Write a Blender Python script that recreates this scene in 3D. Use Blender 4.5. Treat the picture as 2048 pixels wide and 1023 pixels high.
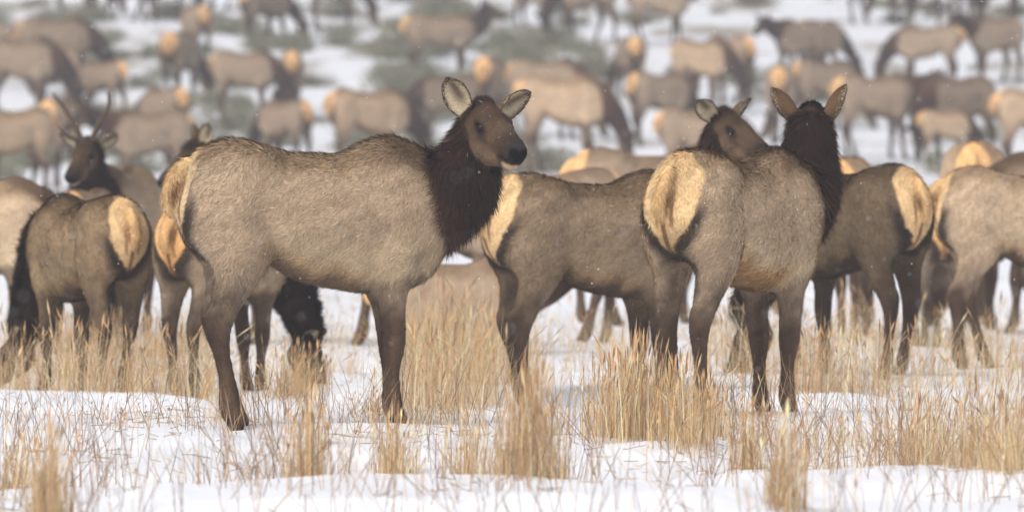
import bpy, math, random
import numpy as np
from math import radians as R, sin, cos, pi
from mathutils import Vector

# ------------------------------------------------------------------ scene, camera, light
sc = bpy.context.scene
for o in list(bpy.data.objects):
    bpy.data.objects.remove(o)
COL = sc.collection

FPX = 11700.0          # focal length in pixels of the 2048 px wide photograph
CAM_H = 1.33
HORIZON = 332.0
cam = bpy.data.cameras.new('camera')
cam_o = bpy.data.objects.new('camera', cam)
COL.objects.link(cam_o)
cam.sensor_width = 36.0
cam.lens = 36.0 * FPX / 2048.0
cam.clip_start = 0.5
cam.clip_end = 2000
cam_o.location = (0, 0, CAM_H)
cam_o.rotation_euler = (pi / 2 - (511.5 - HORIZON) / FPX, 0, 0)
cam.dof.use_dof = True
cam.dof.focus_distance = 28.8
cam.dof.aperture_fstop = 3.1
sc.camera = cam_o

SUN_EL, SUN_AZ = 52.0, 215.0      # azimuth of the sun, degrees from +Y clockwise (behind the camera, to the left)
world = bpy.data.worlds.new('World')
sc.world = world
world.use_nodes = True
nt = world.node_tree
bg = nt.nodes['Background']
sky = nt.nodes.new('ShaderNodeTexSky')
sky.sky_type = 'NISHITA'
sky.sun_disc = False
sky.sun_elevation = R(SUN_EL)
sky.sun_rotation = R(SUN_AZ)
sky.dust_density = 4.0
sky.air_density = 1.0
hs = nt.nodes.new('ShaderNodeHueSaturation')
hs.inputs['Saturation'].default_value = 0.34      # thin cloud: nearly white skylight
nt.links.new(sky.outputs[0], hs.inputs['Color'])
nt.links.new(hs.outputs[0], bg.inputs[0])
bg.inputs[1].default_value = 0.148

sun = bpy.data.lights.new('sun', 'SUN')
sun_o = bpy.data.objects.new('sun', sun)
COL.objects.link(sun_o)
sun.energy = 1.1
sun.angle = R(28)
sun.color = (1.0, 0.97, 0.93)
az = R(SUN_AZ)
sd = Vector((sin(az) * cos(R(SUN_EL)), cos(az) * cos(R(SUN_EL)), sin(R(SUN_EL))))
sun_o.rotation_euler = (-sd).to_track_quat('-Z', 'Y').to_euler()

sc.view_settings.view_transform = 'Standard'
sc.view_settings.look = 'None'
sc.view_settings.gamma = 1.0
sc.view_settings.exposure = 0.35
sc.render.engine = 'CYCLES'
sc.cycles.use_denoising = True
sc.cycles.max_bounces = 6
sc.cycles.diffuse_bounces = 3
sc.cycles.volume_bounces = 0
sc.cycles.transparent_max_bounces = 8

# ------------------------------------------------------------------ helpers
def lin(r, g, b):
    f = lambda c: ((c / 255 + 0.055) / 1.055) ** 2.4 if c > 10 else c / 255 / 12.92
    return np.array([f(r), f(g), f(b)])

def pchip(xk, yk, x):
    xk = np.asarray(xk, float); yk = np.asarray(yk, float)
    h = np.diff(xk); dl = np.diff(yk) / h
    m = np.zeros_like(xk); m[0] = dl[0]; m[-1] = dl[-1]
    for i in range(1, len(xk) - 1):
        if dl[i - 1] * dl[i] > 0:
            w1 = 2 * h[i] + h[i - 1]; w2 = h[i] + 2 * h[i - 1]
            m[i] = (w1 + w2) / (w1 / dl[i - 1] + w2 / dl[i])
    x = np.clip(x, xk[0], xk[-1])
    i = np.clip(np.searchsorted(xk, x, side='right') - 1, 0, len(xk) - 2)
    t = (x - xk[i]) / h[i]
    return ((1 + 2 * t) * (1 - t) ** 2 * yk[i] + t * (1 - t) ** 2 * h[i] * m[i]
            + t * t * (3 - 2 * t) * yk[i + 1] + t * t * (t - 1) * h[i] * m[i + 1])

def _hash(ix, iy, seed):
    n = (ix.astype(np.int64) * 374761393 + iy.astype(np.int64) * 668265263 + seed * 974711) & 0x7fffffff
    n = ((n ^ (n >> 13)) * 1274126177) & 0x7fffffff
    n = (n ^ (n >> 16)) & 0xffff
    return n / 65535.0

def vnoise(x, y, seed=0):
    x = np.asarray(x, float); y = np.asarray(y, float)
    ix = np.floor(x); iy = np.floor(y)
    fx = x - ix; fy = y - iy
    fx = fx * fx * fx * (fx * (fx * 6 - 15) + 10); fy = fy * fy * fy * (fy * (fy * 6 - 15) + 10)
    a = _hash(ix, iy, seed); b = _hash(ix + 1, iy, seed); c = _hash(ix, iy + 1, seed); d = _hash(ix + 1, iy + 1, seed)
    return (a * (1 - fx) + b * fx) * (1 - fy) + (c * (1 - fx) + d * fx) * fy

def smooth(a, b, x):
    t = np.clip((x - a) / (b - a), 0, 1)
    return t * t * (3 - 2 * t)

def make_mesh(name, V, F, cols=None, normals=None, smooth_shade=True, attr='coat'):
    """V (n,3), F (m,k) all faces of the same size k"""
    me = bpy.data.meshes.new(name)
    V = np.ascontiguousarray(V, dtype=np.float32); F = np.ascontiguousarray(F, dtype=np.int32)
    k = F.shape[1]
    me.vertices.add(len(V)); me.vertices.foreach_set('co', V.ravel())
    me.loops.add(F.size); me.loops.foreach_set('vertex_index', F.ravel())
    me.polygons.add(len(F))
    me.polygons.foreach_set('loop_start', np.arange(0, F.size, k, dtype=np.int32))
    me.update(calc_edges=True)
    if smooth_shade:
        me.polygons.foreach_set('use_smooth', np.ones(len(F), dtype=bool))
    if cols is not None:
        ca = me.color_attributes.new(attr, 'FLOAT_COLOR', 'POINT')
        c4 = np.ones((len(V), 4), dtype=np.float32); c4[:, :3] = cols
        ca.data.foreach_set('color', c4.ravel())
    if normals is not None:
        me.normals_split_custom_set_from_vertices(np.ascontiguousarray(normals, dtype=np.float32))
    return me

def link(name, me, mat=None, parent=None):
    o = bpy.data.objects.new(name, me)
    COL.objects.link(o)
    if mat is not None and not me.materials:
        me.materials.append(mat)
    if parent is not None:
        o.parent = parent
    return o

def tag(o, label=None, cat=None, group=None, kind=None):
    if label: o['label'] = label
    if cat: o['category'] = cat
    if group: o['group'] = group
    if kind: o['kind'] = kind
    return o

def empty(name, loc, rz=0.0, s=1.0):
    o = bpy.data.objects.new(name, None)
    COL.objects.link(o)
    o.empty_display_size = 0.2
    o.location = loc; o.rotation_euler = (0, 0, rz); o.scale = (s, s, s)
    return o

def PX(px, d):
    return (px - 1024.0) * d / FPX

# ------------------------------------------------------------------ materials
def new_mat(name):
    m = bpy.data.materials.new(name); m.use_nodes = True
    return m, m.node_tree, m.node_tree.nodes['Principled BSDF']

def attr_mat(name, attr, rough=0.85, spec=0.15, var=0.25, nscale=60.0, transl=0.0, orand=0.0):
    m, t, p = new_mat(name)
    a = t.nodes.new('ShaderNodeAttribute'); a.attribute_name = attr
    tc = t.nodes.new('ShaderNodeTexCoord')
    n = t.nodes.new('ShaderNodeTexNoise'); n.inputs['Scale'].default_value = nscale; n.inputs['Detail'].default_value = 4
    t.links.new(tc.outputs['Object'], n.inputs['Vector'])
    mr = t.nodes.new('ShaderNodeMapRange')
    mr.inputs[1].default_value = 0.25; mr.inputs[2].default_value = 0.75
    mr.inputs[3].default_value = 1 - var; mr.inputs[4].default_value = 1 + var
    t.links.new(n.outputs[0], mr.inputs[0])
    mx = t.nodes.new('ShaderNodeVectorMath'); mx.operation = 'SCALE'
    t.links.new(a.outputs['Color'], mx.inputs[0]); t.links.new(mr.outputs[0], mx.inputs['Scale'])
    if orand > 0:
        oi = t.nodes.new('ShaderNodeObjectInfo')
        om = t.nodes.new('ShaderNodeMapRange'); om.inputs[3].default_value = 1 - orand; om.inputs[4].default_value = 1 + orand
        t.links.new(oi.outputs['Random'], om.inputs[0])
        ml = t.nodes.new('ShaderNodeMath'); ml.operation = 'MULTIPLY'
        t.links.new(mr.outputs[0], ml.inputs[0]); t.links.new(om.outputs[0], ml.inputs[1]); t.links.new(ml.outputs[0], mx.inputs['Scale'])
    t.links.new(mx.outputs[0], p.inputs['Base Color'])
    p.inputs['Roughness'].default_value = rough
    p.inputs['Specular IOR Level'].default_value = spec
    if transl > 0:
        tr = t.nodes.new('ShaderNodeBsdfTranslucent'); t.links.new(mx.outputs[0], tr.inputs[0])
        ms = t.nodes.new('ShaderNodeMixShader'); ms.inputs[0].default_value = transl
        t.links.new(p.outputs[0], ms.inputs[1]); t.links.new(tr.outputs[0], ms.inputs[2])
        t.links.new(ms.outputs[0], t.nodes['Material Output'].inputs[0])
    return m

M_COAT = attr_mat('elk_coat', 'coat', 0.9, 0.1, 0.22, 45)
M_HERD = attr_mat('elk_coat_plain', 'coat', 0.9, 0.1, 0.15, 20, 0, 0.16)
M_FUR = attr_mat('elk_fur', 'coat', 0.75, 0.12, 0.10, 30)
M_EAR = attr_mat('elk_ear', 'coat', 0.85, 0.1, 0.25, 80)
M_GRASS = attr_mat('dry_grass', 'coat', 0.75, 0.2, 0.15, 9, 0.22)
M_SAGE = attr_mat('sagebrush', 'coat', 0.9, 0.1, 0.2, 6)
M_ANTLER = attr_mat('antler_bone', 'coat', 0.6, 0.3, 0.3, 40)
m, t, p = new_mat('elk_eye')
p.inputs['Base Color'].default_value = (0.006, 0.004, 0.003, 1); p.inputs['Roughness'].default_value = 0.10; p.inputs['Specular IOR Level'].default_value = 0.2
M_EYE = m
m, t, p = new_mat('snowflake')
p.inputs['Base Color'].default_value = (0.9, 0.9, 0.92, 1); p.inputs['Roughness'].default_value = 0.8
M_FLAKE = m

def snow_material():
    m, t, p = new_mat('snow_ground')
    geo = t.nodes.new('ShaderNodeNewGeometry')
    def noise(scale, detail=4, vec=None, rough=0.55):
        n = t.nodes.new('ShaderNodeTexNoise'); n.inputs['Scale'].default_value = scale
        n.inputs['Detail'].default_value = detail; n.inputs['Roughness'].default_value = rough
        t.links.new(vec or geo.outputs['Position'], n.inputs['Vector'])
        return n
    mp = t.nodes.new('ShaderNodeMapping'); mp.inputs['Scale'].default_value = (1.0, 0.45, 1.0)
    t.links.new(geo.outputs['Position'], mp.inputs['Vector'])
    a = noise(0.55, 5, mp.outputs[0], 0.6)
    # bare ground shows on the slope behind, hardly on the flat
    sep = t.nodes.new('ShaderNodeSeparateXYZ'); t.links.new(geo.outputs['Position'], sep.inputs[0])
    far = t.nodes.new('ShaderNodeMapRange'); far.inputs[1].default_value = 60; far.inputs[2].default_value = 112
    far.inputs[3].default_value = -0.14; far.inputs[4].default_value = -0.02
    t.links.new(sep.outputs[1], far.inputs[0])
    sum_ = t.nodes.new('ShaderNodeMath'); sum_.operation = 'ADD'
    t.links.new(a.outputs[0], sum_.inputs[0]); t.links.new(far.outputs[0], sum_.inputs[1])
    mask = t.nodes.new('ShaderNodeMapRange'); mask.inputs[1].default_value = 0.50; mask.inputs[2].default_value = 0.60
    t.links.new(sum_.outputs[0], mask.inputs[0])
    b = noise(3.0, 5)
    ramp = t.nodes.new('ShaderNodeValToRGB')
    ramp.color_ramp.elements[0].color = (0.22, 0.19, 0.16, 1); ramp.color_ramp.elements[0].position = 0.3
    ramp.color_ramp.elements[1].color = (0.46, 0.42, 0.34, 1); ramp.color_ramp.elements[1].position = 0.7
    t.links.new(b.outputs[0], ramp.inputs[0])
    c = noise(1.3, 3)
    sr = t.nodes.new('ShaderNodeValToRGB')
    sr.color_ramp.elements[0].color = (0.72, 0.73, 0.765, 1); sr.color_ramp.elements[1].color = (0.80, 0.805, 0.83, 1)
    t.links.new(c.outputs[0], sr.inputs[0])
    mix = t.nodes.new('ShaderNodeMix'); mix.data_type = 'RGBA'
    t.links.new(mask.outputs[0], mix.inputs[0]); t.links.new(sr.outputs[0], mix.inputs[6]); t.links.new(ramp.outputs[0], mix.inputs[7])
    t.links.new(mix.outputs[2], p.inputs['Base Color'])
    p.inputs['Roughness'].default_value = 0.7
    p.inputs['Specular IOR Level'].default_value = 0.2
    f = noise(14, 6)
    bp = t.nodes.new('ShaderNodeBump'); bp.inputs['Strength'].default_value = 0.35; bp.inputs['Distance'].default_value = 0.05
    t.links.new(f.outputs[0], bp.inputs['Height']); t.links.new(bp.outputs[0], p.inputs['Normal'])
    return m
M_SNOW = snow_material()

# ------------------------------------------------------------------ terrain
BASE_Y = [-200, 0, 42, 60, 80, 102, 116, 130, 150, 200, 320]
BASE_Z = [0, 0, 0, 0.20, 0.62, 1.39, 2.70, 4.20, 6.4, 12, 22]

def ground_z(x, y):
    x = np.asarray(x, float); y = np.asarray(y, float)
    z = pchip(BASE_Y, BASE_Z, y)
    far = smooth(55, 100, y)
    n1 = vnoise(x / 2.6 + 3.1, y / 1.35 + 0.7, 1)
    n2 = vnoise(x / 0.8, y / 0.6, 2)
    n3 = vnoise(x / 0.23, y / 0.23, 3)
    drift = smooth(0.35, 0.62, n1)                 # low drifts with a rounded lip
    z = z + (1 - 0.6 * far) * (0.085 * (drift - 0.5) + 0.045 * (n2 - 0.5) + 0.022 * (n3 - 0.5))
    z = z + far * 0.35 * (vnoise(x / 5.0, y / 5.5, 5) - 0.5)
    return z

def dist_for(y_px):
    d = np.linspace(20, 160, 3000)
    z = pchip(BASE_Y, BASE_Z, d)
    yy = HORIZON + (CAM_H - z) * FPX / d
    return float(d[np.argmin(np.abs(yy - y_px))])

def graded(fine0, fine1, step, lo, hi, ratio):
    a = list(np.arange(fine0, fine1 + 1e-6, step))
    s = step; v = a[-1]
    while v < hi:
        s *= ratio; v += s; a.append(min(v, hi))
    s = step; v = a[0]; pre = []
    while v > lo:
        s *= ratio; v -= s; pre.append(max(v, lo))
    return np.array(pre[::-1] + a)

gx = graded(-6.5, 6.5, 0.07, -200, 200, 1.10)
gy = graded(20.0, 46.0, 0.06, -100, 320, 1.03)
GX, GY = np.meshgrid(gx, gy, indexing='ij')
GZ = ground_z(GX, GY)
nx, ny = GX.shape
idx = np.arange(nx * ny).reshape(nx, ny)
Fg = np.stack([idx[:-1, :-1], idx[1:, :-1], idx[1:, 1:], idx[:-1, 1:]], -1).reshape(-1, 4)
ground = link('ground', make_mesh('ground', np.stack([GX, GY, GZ], -1).reshape(-1, 3), Fg), M_SNOW)
tag(ground, 'snow covered meadow rising into a snowy hillside', 'snow', kind='structure')

# ------------------------------------------------------------------ signed distance bodies
def smin(a, b, k):
    h = np.maximum(k - np.abs(a - b), 0) / k
    return np.minimum(a, b) - h * h * k * 0.25

class Prim:
    def __init__(s, fn, lo, hi, k, reg):
        s.fn, s.lo, s.hi, s.k, s.reg = fn, np.array(lo, float), np.array(hi, float), k, reg

def seg(X, Y, Z, a, b, ra, rb, n, s):
    px, py, pz = X - a[0], Y - a[1], Z - a[2]
    ab = b - a
    if s != 1.0:
        f = 1.0 / s - 1.0
        q = (px * n[0] + py * n[1] + pz * n[2]) * f
        px = px + q * n[0]; py = py + q * n[1]; pz = pz + q * n[2]
        ab = ab + f * np.dot(ab, n) * n
    L2 = float(np.dot(ab, ab)) + 1e-9
    tt = np.clip((px * ab[0] + py * ab[1] + pz * ab[2]) / L2, 0, 1)
    dx = px - tt * ab[0]; dy = py - tt * ab[1]; dz = pz - tt * ab[2]
    return (np.sqrt(dx * dx + dy * dy + dz * dz) - (ra + (rb - ra) * tt)) * min(1.0, s + 0.15)

def crom(P, m):
    P = np.asarray(P, float); n = len(P)
    Q = np.vstack([2 * P[0] - P[1], P, 2 * P[-1] - P[-2]])
    out = []
    for i in range(n - 1):
        for j in range(m):
            u = j / m
            a, b, c, d = Q[i], Q[i + 1], Q[i + 2], Q[i + 3]
            out.append(0.5 * (2 * b + (c - a) * u + (2 * a - 5 * b + 4 * c - d) * u * u + (3 * b - a - 3 * c + d) * u ** 3))
    out.append(P[-1])
    return np.array(out)

def tube(P, n, k, reg, m=3):
    """P rows: x y z r s ; n lateral axis"""
    S = crom(P, m); n = np.array(n, float)
    S[:, 3] = np.maximum(S[:, 3], 0.012)
    def fn(X, Y, Z):
        d = None
        for i in range(len(S) - 1):
            e = seg(X, Y, Z, S[i, :3], S[i + 1, :3], S[i, 3], S[i + 1, 3], n, float(0.5 * (S[i, 4] + S[i + 1, 4])))
            d = e if d is None else smin(d, e, 0.02)
        return d
    rm = S[:, 3:4]
    return Prim(fn, (S[:, :3] - rm).min(0), (S[:, :3] + rm).max(0), k, reg)

def ellip(c, r, k, reg, M=None):
    c = np.array(c, float); r = np.array(r, float); M = np.eye(3) if M is None else M
    def fn(X, Y, Z):
        px, py, pz = X - c[0], Y - c[1], Z - c[2]
        u = [(px * M[0, i] + py * M[1, i] + pz * M[2, i]) for i in range(3)]
        k0 = np.sqrt(sum((u[i] / r[i]) ** 2 for i in range(3))) + 1e-6
        k1 = np.sqrt(sum((u[i] / r[i] ** 2) ** 2 for i in range(3))) + 1e-6
        return k0 * (k0 - 1) / k1
    rr = r.max()
    return Prim(fn, c - rr, c + rr, k, reg)

def polygonise(prims, h):
    lo = np.min([q.lo for q in prims], 0) - 0.06; hi = np.max([q.hi for q in prims], 0) + 0.06
    n = np.ceil((hi - lo) / h).astype(int) + 1
    F = np.full(n, 0.3, dtype=np.float32)
    ax = [(lo[i] + h * np.arange(n[i])).astype(np.float32) for i in range(3)]
    for q in prims:
        pad = 2 * q.k + 0.15 if q.reg == 'cut' else q.k + 0.04
        i0 = np.maximum(np.floor((q.lo - pad - lo) / h).astype(int), 0)
        i1 = np.minimum(np.ceil((q.hi + pad - lo) / h).astype(int) + 1, n)
        X = ax[0][i0[0]:i1[0], None, None]; Y = ax[1][None, i0[1]:i1[1], None]; Z = ax[2][None, None, i0[2]:i1[2]]
        sl = (slice(i0[0], i1[0]), slice(i0[1], i1[1]), slice(i0[2], i1[2]))
        d = q.fn(X, Y, Z)
        if q.reg == 'cut':
            F[sl] = -smin(-F[sl], d, q.k)
        else:
            F[sl] = smin(F[sl], d, q.k)
    # naive surface nets
    S = F < 0
    c = np.zeros(np.array(n) - 1, dtype=np.int8)
    for dx in (0, 1):
        for dy in (0, 1):
            for dz in (0, 1):
                c += S[dx:n[0] - 1 + dx, dy:n[1] - 1 + dy, dz:n[2] - 1 + dz]
    cells = np.argwhere((c > 0) & (c < 8))
    idm = np.full(c.shape, -1, dtype=np.int32)
    idm[cells[:, 0], cells[:, 1], cells[:, 2]] = np.arange(len(cells))
    acc = np.zeros((len(cells), 3)); cnt = np.zeros(len(cells))
    corners = [(x, y, z) for x in (0, 1) for y in (0, 1) for z in (0, 1)]
    for a in corners:
        for axis in range(3):
            if a[axis]: continue
            b = list(a); b[axis] = 1
            fa = F[cells[:, 0] + a[0], cells[:, 1] + a[1], cells[:, 2] + a[2]]
            fb = F[cells[:, 0] + b[0], cells[:, 1] + b[1], cells[:, 2] + b[2]]
            mk = (fa < 0) != (fb < 0)
            tt = np.where(mk, fa / np.where(mk, fa - fb, 1), 0)
            pos = np.array(a, float)[None, :].repeat(len(cells), 0); pos[:, axis] += tt
            acc[mk] += pos[mk]; cnt[mk] += 1
    V = lo + h * (cells + acc / cnt[:, None])
    Q = []
    for axis in range(3):
        o1, o2 = [(1, 2), (2, 0), (0, 1)][axis]
        s0 = [slice(1, -1)] * 3; s1 = [slice(1, -1)] * 3
        s0[axis] = slice(0, -1); s1[axis] = slice(1, None)
        A = S[tuple(s0)]; B = S[tuple(s1)]
        e = np.argwhere(A != B)
        if not len(e): continue
        inside = A[e[:, 0], e[:, 1], e[:, 2]]
        g = e.copy(); g[:, o1] += 1; g[:, o2] += 1
        def cid(d1, d2):
            q = g.copy(); q[:, o1] -= d1; q[:, o2] -= d2
            return idm[q[:, 0], q[:, 1], q[:, 2]]
        quad = np.stack([cid(1, 1), cid(0, 1), cid(0, 0), cid(1, 0)], -1)
        quad[~inside] = quad[~inside][:, ::-1]
        Q.append(quad)
    Q = np.vstack(Q)
    # light smoothing
    e0 = np.concatenate([Q[:, i] for i in range(4)]); e1 = np.concatenate([Q[:, (i + 1) % 4] for i in range(4)])
    deg = np.bincount(e0, minlength=len(V)).astype(float)
    for lam in (0.5, 0.4):
        avg = np.stack([np.bincount(e0, V[e1, i], minlength=len(V)) for i in range(3)], -1) / deg[:, None]
        V = V + lam * (avg - V)
    return V, Q

def vertex_normals(V, T):
    n = np.cross(V[T[:, 1]] - V[T[:, 0]], V[T[:, 2]] - V[T[:, 0]])
    N = np.stack([sum(np.bincount(T[:, j], n[:, i], minlength=len(V)) for j in range(3)) for i in range(3)], -1)
    return N / (np.linalg.norm(N, axis=1, keepdims=True) + 1e-12)

def unit(v):
    v = np.asarray(v, float)
    return v / (np.linalg.norm(v, axis=-1, keepdims=True) + 1e-12)

# ------------------------------------------------------------------ elk
TX = [-0.03, 0.00, 0.05, 0.13, 0.27, 0.40, 0.50, 0.62, 0.80, 0.98, 1.10, 1.22, 1.33, 1.40, 1.43]
TT = [1.15, 1.25, 1.36, 1.44, 1.472, 1.445, 1.418, 1.398, 1.395, 1.435, 1.452, 1.405, 1.31, 1.19, 1.08]
TB = [1.07, 0.99, 0.93, 0.89, 0.88, 0.88, 0.825, 0.76, 0.718, 0.695, 0.69, 0.715, 0.78, 0.90, 1.02]
TW = [0.03, 0.085, 0.145, 0.195, 0.232, 0.240, 0.253, 0.267, 0.274, 0.250, 0.220, 0.19, 0.15, 0.09, 0.03]

def torso_prim(fat=1.0):
    def fn(X, Y, Z):
        x1 = np.ravel(X)
        g = lambda k: pchip(TX, k, x1).astype(np.float32).reshape(np.shape(X))
        zt, zb, w = g(TT), g(TB), g(TW) * fat
        zc = 0.5 * (zt + zb); hz = 0.5 * (zt - zb)
        v = (Z - zc) / hz
        # barrel: narrower towards the spine
        ww = w * (1.0 - 0.16 * np.clip(v, 0, 1.2) ** 2 + 0.0 * v)
        q = (np.abs(Y / ww) ** 2.25 + np.abs(v) ** 2.25) ** (1 / 2.25)
        d = (q - 1) * np.minimum(w, hz) * 0.95
        dx = np.maximum(np.maximum(TX[0] - X, X - TX[-1]), 0)
        return np.sqrt(np.maximum(d, 0) ** 2 + dx ** 2) + np.minimum(d, 0)
    return Prim(fn, (-0.03, -0.31 * fat, 0.69), (1.43, 0.31 * fat, 1.48), 0.06, 'torso')

HIND = [(0.27, 0.115, 1.14, 0.195, 0.55), (0.300, 0.148, 0.94, 0.160, 0.62), (0.245, 0.142, 0.74, 0.092, 0.74),
        (0.185, 0.125, 0.545, 0.062, 0.78), (0.19, 0.12, 0.45, 0.046, 0.82), (0.222, 0.12, 0.28, 0.033, 0.88),
        (0.243, 0.12, 0.13, 0.044, 0.92), (0.270, 0.12, 0.07, 0.034, 0.95), (0.286, 0.12, 0.032, 0.039, 0.95)]
FORE = [(1.16, 0.130, 1.04, 0.165, 0.55), (1.09, 0.135, 0.81, 0.108, 0.68), (1.097, 0.120, 0.63, 0.066, 0.84),
        (1.108, 0.112, 0.45, 0.057, 0.90), (1.10, 0.108, 0.29, 0.032, 0.92), (1.103, 0.108, 0.125, 0.043, 0.95),
        (1.126, 0.108, 0.07, 0.033, 0.95), (1.142, 0.108, 0.032, 0.038, 0.95)]

# sRGB-ish coat colours as base colours
C0 = dict(body=lin(192, 167, 138), back=lin(148, 124, 97), dorsal=lin(92, 72, 54), flank=lin(206, 183, 150), belly=lin(84, 64, 50),
          ochre=lin(176, 138, 92), rump=lin(238, 200, 150), rumpo=lin(218, 166, 104), border=lin(44, 34, 30), thigh=lin(166, 144, 119),
          leg=lin(92, 72, 59), lower=lin(98, 78, 61), hoof=lin(36, 30, 27), neck=lin(86, 60, 45), neckd=lin(54, 38, 31),
          head=lin(84, 66, 51), fore=lin(70, 53, 40), cheek=lin(112, 91, 71), muzzle=lin(58, 45, 37), nose=lin(22, 20, 21),
          chin=lin(198, 172, 138), earo=lin(110, 84, 58), earr=lin(50, 38, 28), eari=lin(230, 212, 178), eard=lin(74, 58, 46))

def rotz(v, a):
    v = np.asarray(v, float); c, s = cos(a), sin(a)
    return np.stack([c * v[..., 0] - s * v[..., 1], s * v[..., 0] + c * v[..., 1], v[..., 2]], -1)

def head_frame(f, up=(0, 0, 1)):
    f = unit(f); l = unit(np.cross(up, f)); u = np.cross(f, l)
    return np.stack([f, l, u], -1)

NECK_UP = [(1.12, 0, 1.21, 0.235, 0.80), (1.34, 0, 1.17, 0.225, 0.74), (1.485, 0, 1.27, 0.195, 0.72),
           (1.545, 0, 1.43, 0.150, 0.76), (1.575, 0, 1.58, 0.112, 0.85)]
NECK_GRAZE = [(1.10, 0, 1.20, 0.235, 0.80), (1.34, 0, 1.10, 0.22, 0.74), (1.56, 0, 0.90, 0.175, 0.72),
              (1.70, 0, 0.68, 0.135, 0.76), (1.78, 0, 0.50, 0.105, 0.85)]
NECK_LEVEL = [(1.10, 0, 1.21, 0.235, 0.80), (1.36, 0, 1.22, 0.215, 0.74), (1.58, 0, 1.27, 0.175, 0.72),
              (1.74, 0, 1.35, 0.135, 0.76), (1.84, 0, 1.40, 0.105, 0.85)]

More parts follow.
